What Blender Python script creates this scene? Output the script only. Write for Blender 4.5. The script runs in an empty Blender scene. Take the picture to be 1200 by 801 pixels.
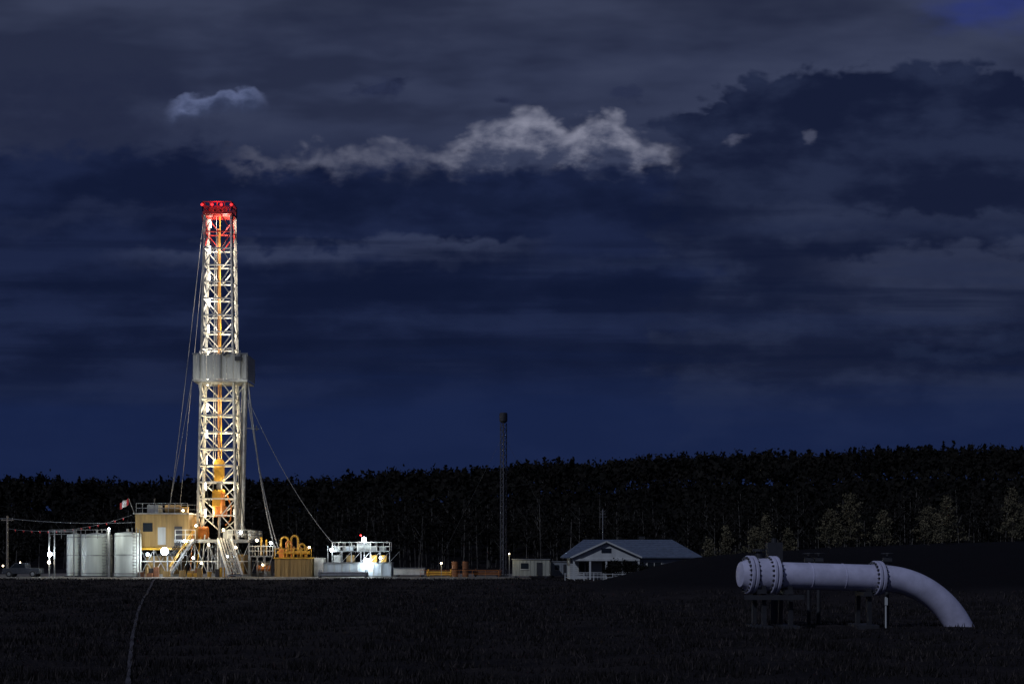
import bpy, math, random
import numpy as np
from mathutils import Vector, Matrix
random.seed(7); rng = np.random.default_rng(7)
scene = bpy.context.scene
scene.view_settings.view_transform = 'Standard'
scene.view_settings.look = 'None'
scene.view_settings.exposure = 0

# ------------------------------------------------------------ world sky with cloud banks
w=bpy.data.worlds.new('World'); scene.world=w; w.use_nodes=True; nt=w.node_tree
for n in list(nt.nodes): nt.nodes.remove(n)
class X_:
    def __init__(s,k): s.k=k
    def _b(s,o,op,rev=False):
        n=nt.nodes.new('ShaderNodeMath'); n.operation=op
        a,b=(o,s) if rev else (s,o)
        for i,q in enumerate((a,b)):
            if isinstance(q,X_): nt.links.new(q.k,n.inputs[i])
            else: n.inputs[i].default_value=float(q)
        return X_(n.outputs[0])
    def __add__(s,o): return s._b(o,'ADD')
    __radd__=__add__
    def __sub__(s,o): return s._b(o,'SUBTRACT')
    def __rsub__(s,o): return s._b(o,'SUBTRACT',True)
    def __mul__(s,o): return s._b(o,'MULTIPLY')
    __rmul__=__mul__
    def __truediv__(s,o): return s._b(o,'DIVIDE')
    def mx(s,o): return s._b(o,'MAXIMUM')
    def mn(s,o): return s._b(o,'MINIMUM')
    def sq(s): return s._b(s,'MULTIPLY')
    def rt(s): return s._b(0.5,'POWER')
def sm(x,a,b,lo=0,hi=1):
    n=nt.nodes.new('ShaderNodeMapRange'); n.interpolation_type='SMOOTHSTEP'
    nt.links.new(x.k,n.inputs['Value'])
    if a>b: a,b,lo,hi=b,a,hi,lo
    for k,v in (('From Min',a),('From Max',b),('To Min',lo),('To Max',hi)): n.inputs[k].default_value=v
    return X_(n.outputs['Result'])
tc=nt.nodes.new('ShaderNodeTexCoord'); sp=nt.nodes.new('ShaderNodeSeparateXYZ'); nt.links.new(tc.outputs['Generated'],sp.inputs[0])
dx,dy,dz=(X_(sp.outputs[i]) for i in range(3))
A_=dx._b(dy,'ARCTAN2'); Hh=dz/((dx.sq()+dy.sq()).rt().mx(0.02))
A2=A_.sq().mn(1.0)
u=(A_*(A2*0.3333+1))*100       # azimuth, hundredths
v=Hh*(A2*0.5+1)*100            # elevation, hundredths
def vec(su,sv,ou,U=None,W=None):
    c=nt.nodes.new('ShaderNodeCombineXYZ'); a=(U or u)*su+ou; b=(W or v)*sv+ou*0.37
    nt.links.new(a.k,c.inputs[0]); nt.links.new(b.k,c.inputs[1]); return c.outputs[0]
def noise(su,sv,ou=0,detail=6,rough=0.55,dist=0.0,U=None,W=None):
    n=nt.nodes.new('ShaderNodeTexNoise'); n.noise_dimensions='2D'; n.inputs['Scale'].default_value=1; n.inputs['Detail'].default_value=detail
    n.inputs['Roughness'].default_value=rough; n.inputs['Distortion'].default_value=dist
    nt.links.new(vec(su,sv,ou,U,W),n.inputs['Vector']); return X_(n.outputs['Fac'])
def lin(c): return tuple(((x/255)/12.92 if x/255<=0.04045 else ((x/255+0.055)/1.055)**2.4) for x in c)
def mix(f,a,b):
    n=nt.nodes.new('ShaderNodeMix'); n.data_type='RGBA'; nt.links.new(f.k,n.inputs[0])
    for q,i in ((a,6),(b,7)):
        if isinstance(q,tuple): n.inputs[i].default_value=(*lin(q),1)
        else: nt.links.new(q,n.inputs[i])
    return n.outputs[2]
wu=(noise(0.09,0.20,21.3,6,0.55)-0.5)*16; wv=(noise(0.10,0.22,44.1,6,0.56)-0.5)*7
U=u+wu; W=v+wv
nW=noise(0.045,0.16,3.1,4,0.55)     # broad, stretched
nM=noise(0.11,0.28,9.2,5,0.52)      # medium billows
nF=noise(0.42,0.75,5.5,5,0.58)      # fine billows
nS=noise(0.022,0.42,1.7,4,0.5)      # streaks
vo=nt.nodes.new('ShaderNodeTexVoronoi'); vo.voronoi_dimensions='2D'; vo.feature='F1'; vo.inputs['Scale'].default_value=1; vo.inputs['Detail'].default_value=2; vo.inputs['Roughness'].default_value=0.5
nt.links.new(vec(0.42,0.62,2.2,u+wu*0.25,v+wv*0.3),vo.inputs['Vector'])
nP=(0.5-X_(vo.outputs['Distance']))     # cauliflower puffs
def ell(cu,cv,ru,rv,a=0.0,b=0.5,k=0.5,wp=1.0):
    UU=u+wu*wp; WW=v+wv*wp
    d=((((UU-cu)/ru).sq()+((WW-cv)/rv).sq()).rt()); f=(1-d)+nP*k*0.7+(nF-0.5)*k
    return sm(f,a,b)
def hump(c,wd,h):   # smooth bell over azimuth
    d=((u+wu*0.25-c)/wd).sq(); return sm(d,2.6,0.0)*h
# clear-air gradient
col=mix(sm(v,4,14),(24,38,76),(20,31,65))
col=mix(sm(v,14,24),col,(24,33,62))
col=mix(sm(v,25,31),col,(49,56,81))
col=mix(sm(v,33,41),col,(42,48,70))
col=mix(ell(36,39.5,12,4,0,0.9,0.2),col,(44,55,112))
# high veil modulation
col=mix(sm(nW,0.48,0.66)*sm(v,27,32)*0.6,col,(60,67,92))
col=mix(sm(nW,0.52,0.36)*sm(v,26,31)*0.7,col,(33,39,62))
col=mix(ell(-31,30,13,5,0,0.9,0.4)*0.75,col,(33,39,64))
col=mix(ell(-12,37,16,2.2,0,0.9,0.4)*0.4,col,(34,40,64))
# cumulus tops standing behind the bank: lit upper edge, fading down
puff=nP*1.3+(nF-0.5)*1.3
ctop=(28.0+hump(3.2,4.6,2.9)+hump(-4,5,1.3)+hump(-16,6,0.8)+hump(9.5,3.6,1.2)+hump(-10,4,0.5))+puff
cs=ctop-v
near_=sm(u,-25,-17)*sm(u,13.5,10)
shade=sm(cs+(nF-0.5)*4.5-nP*2.2,4.2,0.0)
cbr=mix(shade,(56,63,88),(136,138,156))
dimm=sm(((u-3.6)/8).sq(),1.5,0.1)*0.60+0.34
col=mix(sm(cs,-0.2,1.3)*near_*dimm,col,cbr)
l2=(30.9+hump(-20.8,3.4,1.9)+hump(-19.4,1.6,0.6))+nP*0.9+(nF-0.5)*0.9-v
col=mix(sm(l2,0.0,0.6)*sm(l2,2.1,0.7)*sm(((u+20.8)/3.4).sq(),1.3,0.4)*0.85,col,mix(sm(l2+(nF-0.5)*1.5,1.6,0.1),(58,68,98),(98,108,144)))
# small dark scud
dks=mix(sm(nF,0.35,0.65),(27,33,58),(40,47,74))
col=mix(ell(-9.2,32.6,3.0,1.2,0.0,0.6,1.0,0.4)*0.85,col,dks); col=mix(ell(-0.6,31.7,1.6,0.5,0.0,0.6,1.0,0.2)*0.75,col,dks)
col=mix(ell(8.4,32.0,1.8,0.8,0.0,0.6,1.0,0.4)*0.7,col,dks)
# big dark bank; its ragged top undulates
top=28.2-((u-2)/60).sq()*3+wv*0.40+nP*1.3+(nF-0.5)*1.5+sm(u,-14,-24)*1.5
s_=top-v
dk=mix(sm(nM,0.36,0.66),(17,25,52),(27,36,66))
col=mix(sm(s_,-0.3,1.4),col,dk)
# right-hand dark mass with ragged rim
dk2=mix(sm(nM+nP*0.08,0.36,0.68),(21,28,53),(36,44,70))
edge=35.2-((U-27)/8.5).sq()*0.9+wv*0.4+nP*1.6
rm=sm(edge-v,-0.1,0.9)*sm(U+nP*2,9.2,11.5)
col=mix(rm,col,dk2)
col=mix(ell(15.4,29.6,1.5,0.6,0.0,0.9,1.4,0.5)*0.45,col,(94,98,120)); col=mix(ell(21.5,29.4,0.8,0.8,0.0,1.0,1.4,0.5)*0.4,col,(94,98,120))
# lower cloud shelves: faint lit rims that fade down
r1_=21.6+wv*0.35+nP*1.0+(nF-0.5)*0.8+hump(-3,6,1.0)+hump(-20,8,0.7)-v
col=mix(sm(r1_,-0.2,0.6)*sm(r1_,2.4,0.3)*sm(u+wu*0.4,-33,-20)*sm(u+wu*0.4,6,-3)*0.6,col,(58,66,93))
r2_=24.6+wv*0.6+nP*1.1-v
col=mix(sm(r2_,-0.2,0.7)*sm(r2_,2.6,0.3)*sm(u+wu*0.5,12,22)*0.4,col,(50,58,84))
r3_=22.2+wv*0.7+nP*1.4-v
col=mix(sm(r3_,-0.3,0.9)*sm(r3_,6.5,0.5)*sm(u+wu*0.6,18,27)*0.5,col,(54,61,86))
col=mix(ell(-30,23.5,12,1.6,0,0.9,0.4)*0.5,col,(38,46,74))
col=mix(ell(8,20,9,1.5,0,0.9,0.5)*0.4,col,(40,49,76))
col=mix(sm(nS,0.5,0.68)*sm(v,8,12)*sm(v,26,20)*0.4,col,(33,43,74))
col=mix(sm(nS,0.5,0.34)*sm(v,10,13)*sm(v,27,22)*0.6,col,(13,21,47))
col=mix(ell(-6,25.3,36,1.6,0,0.9,0.4)*0.55,col,(14,22,47)); col=mix(ell(6,18.0,36,1.5,0,0.9,0.4)*0.5,col,(13,21,47))
col=mix(ell(32,15,14,1.4,0,0.9,0.5)*0.4,col,(37,47,75))
# smooth haze towards the horizon
col=mix(sm(v+(nS-0.5)*6,13.5,9.5)*0.8,col,(22,35,72))
col=mix(sm(v,8,0)*0.6,col,(23,35,70))
sky=nt.nodes.new('ShaderNodeTexSky'); sky.sky_type='NISHITA'; sky.sun_disc=False
sky.sun_elevation=math.radians(36); sky.sun_rotation=math.radians(219)
sm_=nt.nodes.new('ShaderNodeMix'); sm_.data_type='RGBA'; sm_.blend_type='ADD'; sm_.inputs[0].default_value=0.0002
nt.links.new(col,sm_.inputs[6]); nt.links.new(sky.outputs[0],sm_.inputs[7])
bg=nt.nodes.new('ShaderNodeBackground'); bg.inputs['Strength'].default_value=1.0; out=nt.nodes.new('ShaderNodeOutputWorld')
nt.links.new(sm_.outputs[2],bg.inputs['Color']); nt.links.new(bg.outputs[0],out.inputs[0])
try: w.cycles.sampling_method='NONE'
except Exception as e: print(e)

# ------------------------------------------------------------ materials
MATS = {}
def mat(name, col, rough=0.6, metal=0.0, var=0.35, scale=3.0, bump=0.15, col2=None, streak=False):
    if name in MATS: return MATS[name]
    m = bpy.data.materials.new(name); m.use_nodes = True
    nt = m.node_tree; b = nt.nodes['Principled BSDF']
    tc = nt.nodes.new('ShaderNodeTexCoord')
    mp = nt.nodes.new('ShaderNodeMapping')
    if streak: mp.inputs['Scale'].default_value = (1, 1, 0.12)
    nt.links.new(tc.outputs['Object'], mp.inputs['Vector'])
    n = nt.nodes.new('ShaderNodeTexNoise'); n.inputs['Scale'].default_value = scale
    n.inputs['Detail'].default_value = 3; n.inputs['Roughness'].default_value = 0.65
    nt.links.new(mp.outputs['Vector'], n.inputs['Vector'])
    r = nt.nodes.new('ShaderNodeValToRGB')
    r.color_ramp.elements[0].position = 0.35; r.color_ramp.elements[1].position = 0.65
    c2 = col2 if col2 else tuple(c*(1-var) for c in col)
    r.color_ramp.elements[0].color = (*c2, 1); r.color_ramp.elements[1].color = (*col, 1)
    nt.links.new(n.outputs['Fac'], r.inputs['Fac']); nt.links.new(r.outputs['Color'], b.inputs['Base Color'])
    b.inputs['Roughness'].default_value = rough; b.inputs['Metallic'].default_value = metal
    if bump:
        bp = nt.nodes.new('ShaderNodeBump'); bp.inputs['Strength'].default_value = bump
        bp.inputs['Distance'].default_value = 0.05
        nt.links.new(n.outputs['Fac'], bp.inputs['Height']); nt.links.new(bp.outputs['Normal'], b.inputs['Normal'])
    MATS[name] = m; return m
def emit(name, col, s):
    if name in MATS: return MATS[name]
    m = bpy.data.materials.new(name); m.use_nodes = True
    b = m.node_tree.nodes['Principled BSDF']
    b.inputs['Base Color'].default_value = (*col, 1)
    b.inputs['Emission Color'].default_value = (*col, 1); b.inputs['Emission Strength'].default_value = s
    m.cycles.emission_sampling='NONE'
    MATS[name] = m; return m

WHITE = mat('white_rig_paint', (0.74,0.71,0.62), 0.5, var=0.4, scale=1.2)
REDP = mat('red_rig_paint', (0.55,0.04,0.03), 0.5, scale=1.5)
YEL = mat('yellow_rig_paint', (0.62,0.33,0.03), 0.5, scale=1.5)
ORG = mat('orange_rig_paint', (0.62,0.2,0.03), 0.5, scale=1.5)
TAN = mat('tan_cladding', (0.38,0.24,0.08), 0.6, var=0.5, scale=0.9, streak=True)
GREY = mat('grey_cladding', (0.42,0.42,0.39), 0.6, var=0.35, scale=0.9, streak=True)
STEEL = mat('galvanised_steel', (0.35,0.35,0.34), 0.45, 0.6, scale=2)
DARK = mat('dark_steel', (0.05,0.05,0.055), 0.6, 0.3, scale=2)
BLACK = mat('black_rubber', (0.02,0.02,0.02), 0.8)
TANKM = mat('tank_paint', (0.62,0.65,0.59), 0.45, var=0.3, scale=0.8, streak=True)
PALE = mat('pale_blue_paint', (0.5,0.55,0.58), 0.5, var=0.4, scale=1.0, streak=True)
PIPEM = mat('pipeline_paint', (0.70,0.68,0.84), 0.4, var=0.25, scale=1.6, bump=0.08)
RUST = mat('rusty_steel', (0.22,0.09,0.04), 0.8, scale=2)
WIRE = mat('wire_rope', (0.3,0.3,0.3), 0.6, 0.3)
WALLM = mat('siding_white', (0.58,0.59,0.56), 0.7, var=0.18, scale=1.2, streak=True)
GLASS = mat('window_glass', (0.02,0.025,0.03), 0.08, var=0.1, bump=0)
WOOD = mat('weathered_wood', (0.3,0.25,0.2), 0.85, streak=True)
BULB = emit('lamp_white', (0.75,0.88,1.0), 60)
BULBW = emit('lamp_warm', (1.0,0.8,0.5), 18)
BULBR = emit('lamp_red', (1.0,0.02,0.02), 4)
TUBE = emit('lamp_tube', (1.0,0.92,0.75), 14)

# ------------------------------------------------------------ mesh builder
class MB:
    def __init__(s): s.v=[]; s.f=[]; s.m=[]; s.mats=[]
    def mi(s, m):
        if m not in s.mats: s.mats.append(m)
        return s.mats.index(m)
    def add(s, vs, fs, m):
        o=len(s.v); k=s.mi(m)
        s.v += [tuple(v) for v in vs]
        for f in fs: s.f.append([o+i for i in f]); s.m.append(k)
    def box(s, x0,x1,y0,y1,z0,z1, m):
        vs=[(x,y,z) for x in (x0,x1) for y in (y0,y1) for z in (z0,z1)]
        s.add(vs, [(0,1,3,2),(4,6,7,5),(0,4,5,1),(2,3,7,6),(0,2,6,4),(1,5,7,3)], m)
    def cyl(s, p1,p2,r, m, n=6, r2=None, caps=True):
        p1=Vector(p1); p2=Vector(p2); d=p2-p1
        if d.length<1e-6: return
        r2 = r if r2 is None else r2
        q=d.to_track_quat('Z','Y'); vs=[]
        for p,rr in ((p1,r),(p2,r2)):
            for i in range(n):
                a=2*math.pi*i/n+math.pi/4
                vs.append(p+q@Vector((rr*math.cos(a),rr*math.sin(a),0)))
        fs=[(i,(i+1)%n,n+(i+1)%n,n+i) for i in range(n)]
        if caps: fs+= [tuple(range(n-1,-1,-1)), tuple(range(n,2*n))]
        s.add(vs,fs,m)
    def beam(s,p1,p2,w,m): s.cyl(p1,p2,w*0.707,m,4)
    def path(s,pts,r,m,n=6):
        for a,b in zip(pts[:-1],pts[1:]): s.cyl(a,b,r,m,n)
    def tube(s,pts,r,m,n=32,closed=True):
        pts=[Vector(p) for p in pts]
        up=Vector((0,1,0)); vs=[]
        for i,p in enumerate(pts):
            t=(pts[min(i+1,len(pts)-1)]-pts[max(i-1,0)]).normalized()
            a=(up-t*up.dot(t)).normalized(); b=t.cross(a)
            rr = r[i] if isinstance(r,(list,tuple)) else r
            for k in range(n):
                w=2*math.pi*k/n
                vs.append(p+a*rr*math.cos(w)+b*rr*math.sin(w))
        fs=[]
        for i in range(len(pts)-1):
            for k in range(n):
                fs.append((i*n+k,i*n+(k+1)%n,(i+1)*n+(k+1)%n,(i+1)*n+k))
        if closed: fs+=[tuple(range(n-1,-1,-1)), tuple(range((len(pts)-1)*n,len(pts)*n))]
        s.add(vs,fs,m)
    def sph(s,c,r,m,n=10):
        vs=[];fs=[];h=n//2
        for j in range(h+1):
            ph=math.pi*j/h
            for i in range(n):
                a=2*math.pi*i/n
                vs.append((c[0]+r*math.sin(ph)*math.cos(a),c[1]+r*math.sin(ph)*math.sin(a),c[2]+r*math.cos(ph)))
        for j in range(h):
            for i in range(n):
                fs.append((j*n+i,(j+1)*n+i,(j+1)*n+(i+1)%n,j*n+(i+1)%n))
        s.add(vs,fs,m)
    def rail(s,pts,h=1.1,m=None,post=1.2,w=0.06):
        m=m or WHITE
        for a,b in zip(pts[:-1],pts[1:]):
            a=Vector(a);b=Vector(b);L=(b-a).length;n=max(1,int(L/post))
            for i in range(n+1):
                p=a.lerp(b,i/n); s.beam(p,p+Vector((0,0,h)),w,m)
            for k in (0.5,1.0):
                s.beam(a+Vector((0,0,h*k)),b+Vector((0,0,h*k)),w,m)
    def obj(s,name,parent=None,smooth=False,bevel=0):
        me=bpy.data.meshes.new(name); me.from_pydata(s.v,[],s.f)
        for m in s.mats: me.materials.append(m)
        me.polygons.foreach_set('material_index',s.m)
        if smooth: me.polygons.foreach_set('use_smooth',[True]*len(s.f))
        me.update()
        o=bpy.data.objects.new(name,me); scene.collection.objects.link(o)
        if parent: o.parent=parent
        if smooth:
            md=o.modifiers.new('es','EDGE_SPLIT'); md.split_angle=math.radians(35)
        if bevel:
            md=o.modifiers.new('bv','BEVEL'); md.width=bevel; md.segments=2; md.limit_method='ANGLE'
        return o
def root(name,loc=(0,0,0)):
    o=bpy.data.objects.new(name,None); scene.collection.objects.link(o); o.location=loc; o.empty_display_size=0.5; return o
def point(name,parent,loc,power,col=(1,0.97,0.92),r=0.12):
    l=bpy.data.lights.new(name,'POINT'); l.energy=power; l.color=col; l.shadow_soft_size=r
    o=bpy.data.objects.new(name,l); scene.collection.objects.link(o); o.location=loc; o.parent=parent; return o
def npmesh(name, V, F, mats, mi=None, parent=None, smooth=False):
    me=bpy.data.meshes.new(name); k=F.shape[1]
    me.vertices.add(len(V)); me.vertices.foreach_set('co',V.astype(np.float32).ravel())
    me.loops.add(F.size); me.loops.foreach_set('vertex_index',F.astype(np.int32).ravel())
    me.polygons.add(len(F)); me.polygons.foreach_set('loop_start',np.arange(0,F.size,k,dtype=np.int32))
    me.polygons.foreach_set('loop_total',np.full(len(F),k,dtype=np.int32))
    for m in mats: me.materials.append(m)
    if mi is not None: me.polygons.foreach_set('material_index',mi.astype(np.int32))
    if smooth: me.polygons.foreach_set('use_smooth',np.ones(len(F),dtype=bool))
    me.update(calc_edges=True)
    o=bpy.data.objects.new(name,me); scene.collection.objects.link(o)
    if parent: o.parent=parent
    return o

# ------------------------------------------------------------ terrain
def S(t):
    t=np.clip(t,0,1); return t*t*(3-2*t)
def gz(x,y):
    x=np.asarray(x,float); y=np.asarray(y,float)
    z=0.42*np.exp(-((y-118)/15)**2)*(1-S((x-2)/8))
    start=2+np.clip(y-100,-20,90)*0.30
    H=2.55+0.036*np.clip(x-16,0,45)
    z=z+H*S((x-start)/14)*S((y-66)/34)*(1-0.4*S((y-190)/60))
    hx=np.interp(x,[-400,-180,-115,-58,-29,40,100,173,400],[17,17.3,15.6,18.3,20.3,22.6,24.3,24.8,26])
    hx=hx+0.8*np.sin(x*0.045+1)+0.5*np.sin(x*0.11)
    z=z+hx*S((y-275)/205)
    z=z+0.05*np.sin(x*0.31+y*0.17)*np.sin(y*0.23-x*0.11)+0.03*np.sin(x*0.9+1.3)*np.sin(y*0.7)
    pad=S((y-128)/8)*(1-S((y-205)/20))*(1-S((x-2)/10))
    return z*(1-pad)
def gzf(x,y): return float(gz(x,y))
def axis(segs):
    out=[]
    for a,b,st in segs: out+=list(np.arange(a,b,st))
    return np.array(out)
xs=axis([(-3000,-400,130),(-400,-80,8),(-80,80,0.8),(80,400,8),(400,3001,130)])
ys=axis([(-300,10,20),(10,70,0.6),(70,180,1.2),(180,620,8),(620,4001,150)])
X,Y=np.meshgrid(xs,ys); Z=gz(X,Y)
near=(Y>10)&(Y<125)&(np.abs(X)<80)
Z=Z+near*rng.normal(0,0.025,Z.shape)
V=np.stack([X.ravel(),Y.ravel(),Z.ravel()],1)
nx=len(xs); ny=len(ys)
i,j=np.meshgrid(np.arange(nx-1),np.arange(ny-1)); a=(j*nx+i).ravel()
F=np.stack([a,a+1,a+nx+1,a+nx],1)
gm=bpy.data.materials.new('field_soil_and_grass'); gm.use_nodes=True
nt=gm.node_tree; b=nt.nodes['Principled BSDF']; b.inputs['Roughness'].default_value=0.95
b.inputs['Specular IOR Level'].default_value=0.1
g=nt.nodes.new('ShaderNodeNewGeometry')
n1=nt.nodes.new('ShaderNodeTexNoise'); n1.inputs['Scale'].default_value=0.25; n1.inputs['Detail'].default_value=8; n1.inputs['Roughness'].default_value=0.7
n2=nt.nodes.new('ShaderNodeTexNoise'); n2.inputs['Scale'].default_value=6; n2.inputs['Detail'].default_value=3
nt.links.new(g.outputs['Position'],n1.inputs['Vector']); nt.links.new(g.outputs['Position'],n2.inputs['Vector'])
r1=nt.nodes.new('ShaderNodeValToRGB'); r1.color_ramp.elements[0].position=0.35; r1.color_ramp.elements[1].position=0.7
r1.color_ramp.elements[0].color=(0.012,0.010,0.011,1); r1.color_ramp.elements[1].color=(0.036,0.029,0.028,1)
nt.links.new(n1.outputs['Fac'],r1.inputs['Fac'])
# bare black topsoil on the stripped berm, dry stubble in the near field
sepx=nt.nodes.new('ShaderNodeSeparateXYZ'); nt.links.new(g.outputs['Position'],sepx.inputs[0])
hz=nt.nodes.new('ShaderNodeMapRange'); hz.inputs['From Min'].default_value=0.35; hz.inputs['From Max'].default_value=0.9
nt.links.new(sepx.outputs[2],hz.inputs['Value'])
mxx=nt.nodes.new('ShaderNodeMix'); mxx.data_type='RGBA'; nt.links.new(hz.outputs[0],mxx.inputs[0]); nt.links.new(r1.outputs['Color'],mxx.inputs[6]); mxx.inputs[7].default_value=(0.007,0.006,0.007,1)
nt.links.new(mxx.outputs[2],b.inputs['Base Color'])
bp=nt.nodes.new('ShaderNodeBump'); bp.inputs['Strength'].default_value=0.9; bp.inputs['Distance'].default_value=0.15
nt.links.new(n2.outputs['Fac'],bp.inputs['Height']); nt.links.new(bp.outputs['Normal'],b.inputs['Normal'])
npmesh('ground',V,F,[gm],smooth=True)

gravel=mat('pad_gravel',(0.2,0.18,0.15),0.95,var=0.5,scale=1.5,bump=0.5)
mb=MB()
pts=[(-66,146),(-40,141),(-8,143),(2,148),(2,185),(-10,196),(-60,196),(-70,180)]
mb.add([(x,y,0.03) for x,y in pts],[tuple(range(len(pts)))],gravel); mb.obj('gravel_pad')

# faint, thin strip curving across the field, paler than the ground
strip_m=mat('pale_strip',(0.085,0.075,0.085),0.95,var=0.8,scale=0.7,bump=0.4)
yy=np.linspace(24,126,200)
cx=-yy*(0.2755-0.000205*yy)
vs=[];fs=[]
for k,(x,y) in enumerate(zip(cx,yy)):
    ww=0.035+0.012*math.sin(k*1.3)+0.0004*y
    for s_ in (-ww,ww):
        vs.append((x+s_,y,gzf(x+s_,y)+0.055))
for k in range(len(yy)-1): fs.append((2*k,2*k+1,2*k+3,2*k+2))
mb=MB(); mb.add(vs,fs,strip_m); mb.obj('pale_curved_strip')

def grass():
    N=190000
    u=rng.random(N); y=24+100*u**1.5
    x=(rng.random(N)*2-1)*(y*0.40+3)
    keep=(np.abs(x-np.interp(y,yy,cx))>0.03)&(gz(x,y)<0.6)
    x=x[keep];y=y[keep]
    cl=np.sin(x*1.1+np.sin(y*0.8)*2)*np.sin(y*0.9+np.sin(x*0.5)*2)
    keep=rng.random(len(x))<(0.55+0.45*cl); x=x[keep]; y=y[keep]; cl=cl[keep]
    n=len(x); z=gz(x,y); h=(0.06+0.12*rng.random(n))*(1+0.5*cl); w=0.010+0.00035*y
    a=rng.random(n)*6.283; lx=rng.normal(0,0.06,n); ly=rng.normal(0,0.06,n)
    V=np.empty((n,3,3)); V[:,0]=np.stack([x-np.cos(a)*w,y-np.sin(a)*w,z-0.03],1)
    V[:,1]=np.stack([x+np.cos(a)*w,y+np.sin(a)*w,z-0.03],1); V[:,2]=np.stack([x+lx,y+ly,z+h],1)
    m1=mat('grass_dark',(0.020,0.018,0.017),0.9,bump=0,scale=0.4); m2=mat('grass_dry',(0.068,0.056,0.052),0.9,bump=0,scale=0.4)
    for m in (m1,m2): m.node_tree.nodes['Principled BSDF'].inputs['Specular IOR Level'].default_value=0.1
    npmesh('grass',V.reshape(-1,3),np.arange(3*n).reshape(-1,3),[m1,m2],(rng.random(n)<0.22).astype(int))
grass()

# ------------------------------------------------------------ trees
def leafmat(name,c1,c2,scale=0.5):
    m=mat(name,c1,0.9,var=0,scale=scale,bump=0,col2=c2); m.node_tree.nodes['Principled BSDF'].inputs['Specular IOR Level'].default_value=0.1
    return m
LF1=leafmat('birch_foliage',(0.021,0.019,0.015),(0.007,0.007,0.006),0.06)
LF2=leafmat('spruce_foliage',(0.20,0.17,0.10),(0.045,0.045,0.03),0.8)
BARK=mat('birch_bark',(0.20,0.185,0.16),0.9,var=0.6,scale=0.6,bump=0)
BARK2=mat('bark_brown',(0.07,0.055,0.04),0.9,bump=0.3)
def quads(C,size,rng):
    n=len(C); d=rng.normal(size=(n,3)); d/=np.linalg.norm(d,axis=1)[:,None]
    e=np.cross(d,rng.normal(size=(n,3))); e/=np.linalg.norm(e,axis=1)[:,None]
    s=size[:,None]; asp=0.6
    return np.stack([C-d*s,C-e*s*asp,C+d*s,C+e*s*asp],1)
def forest():
    xy=[]
    for k in range(44):
        y0=255+ (k/43)*250; half=y0*0.40+45
        step=3.4 if k<6 else (6.0 if k<36 else 2.9)
        xsr=np.arange(-half,half,step); xsr=xsr+rng.normal(0,step*0.5,len(xsr))
        for x in xsr: xy.append((x,y0+rng.normal(0,2.2),k))
    T=np.array(xy); zb=gz(T[:,0],T[:,1])
    LV=[];TV=[]
    for (x,y,k),z in zip(T,zb):
        front=k<6; back=k>=36
        h=rng.uniform(6.5,13.5) if front else rng.uniform(8.5,11.8)
        if front: h+=1.8*math.sin(x*0.09+k)+1.2*math.sin(x*0.031+2)
        conif=rng.random()<(0.22 if front else 0.25)
        n=140 if front else (100 if back else 40)
        if conif:
            t=rng.random(n)**0.8; rr=(1-t)*1.9*np.sqrt(rng.random(n))+0.08
            a=rng.random(n)*6.283; C=np.stack([x+rr*np.cos(a),y+rr*np.sin(a),z+1.2+t*(h-1.0)],1)
        else:
            nc=9 if front else 6
            cc=np.stack([rng.normal(0,1.3,nc),rng.normal(0,1.3,nc),h*rng.uniform(0.45,0.93,nc)],1)
            cc[:,:2]*=(1.25-cc[:,2:3]/h)*1.7
            idx=rng.integers(0,nc,n); C=cc[idx]+rng.normal(0,0.72,(n,3))*np.array([1,1,1.05])+np.array([x,y,z])
        LV.append(quads(C,rng.uniform(0.22,0.5,n)*(1 if front else (1.4 if back else 2.2)),rng))
        if front:
            lean=rng.normal(0,0.35,2); r=rng.uniform(0.07,0.13)
            segs=[((x,y,z-0.3),(x+lean[0],y+lean[1],z+h*0.9),r)]
            if not conif:
                for q in range(4):
                    f=rng.uniform(0.35,0.75); bz=z+h*f; an=rng.random()*6.283; L=rng.uniform(1.2,2.4)
                    segs.append(((x+lean[0]*f,y+lean[1]*f,bz),(x+math.cos(an)*L,y+math.sin(an)*L,bz+L*1.1),0.045))
            for p,q_,rad in segs:
                p=np.array(p);q_=np.array(q_)
                for aa in (0.4,2.0):
                    o=np.array([math.cos(aa),math.sin(aa),0])*rad
                    TV.append(np.stack([p-o,p+o,q_+o*0.4,q_-o*0.4]))
    LV=np.concatenate(LV); TV=np.array(TV)
    A=np.concatenate([LV,TV]); mi=np.r_[np.zeros(len(LV)),np.ones(len(TV))]
    npmesh('distant_forest',A.reshape(-1,3),np.arange(4*len(A)).reshape(-1,4),[LF1,BARK],mi)
    print('forest faces',len(A))
forest()
def small_tree(x,y,h,wid,name='spruce_tree'):
    z=gzf(x,y); r=root(name,(x,y,z))
    mb=MB(); mb.cyl((0,0,-0.3),(0.05,0,h*0.92),0.09,BARK2,7,0.02)
    C=[]
    nb=int(30+h*4); pw=random.uniform(0.5,0.9)
    for k in range(nb):
        t=(k/nb)**0.9; zz=h*(0.04+0.9*t); L=wid*(1-t)**pw*random.uniform(0.35,1.25)+0.12; a=k*2.4+random.uniform(-.5,.5)
        e=Vector((math.cos(a)*L,math.sin(a)*L,zz+0.25*L)); s0=Vector((0,0,zz))
        mb.cyl(s0,e,0.025,BARK2,4,0.008,caps=False)
        m=int(8+26*L)
        tt=rng.random(m)**0.6
        P=np.array(s0)[None]*(1-tt[:,None])+np.array(e)[None]*tt[:,None]
        P+=rng.normal(0,0.14,(m,3))*np.array([1,1,0.8]); C.append(P)
    C=np.concatenate(C); mb.obj('trunk',r)
    Q=quads(C,rng.uniform(0.05,0.15,len(C)),rng)
    npmesh('foliage',Q.reshape(-1,3),np.arange(4*len(Q)).reshape(-1,4),[LF2],parent=r)
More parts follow.
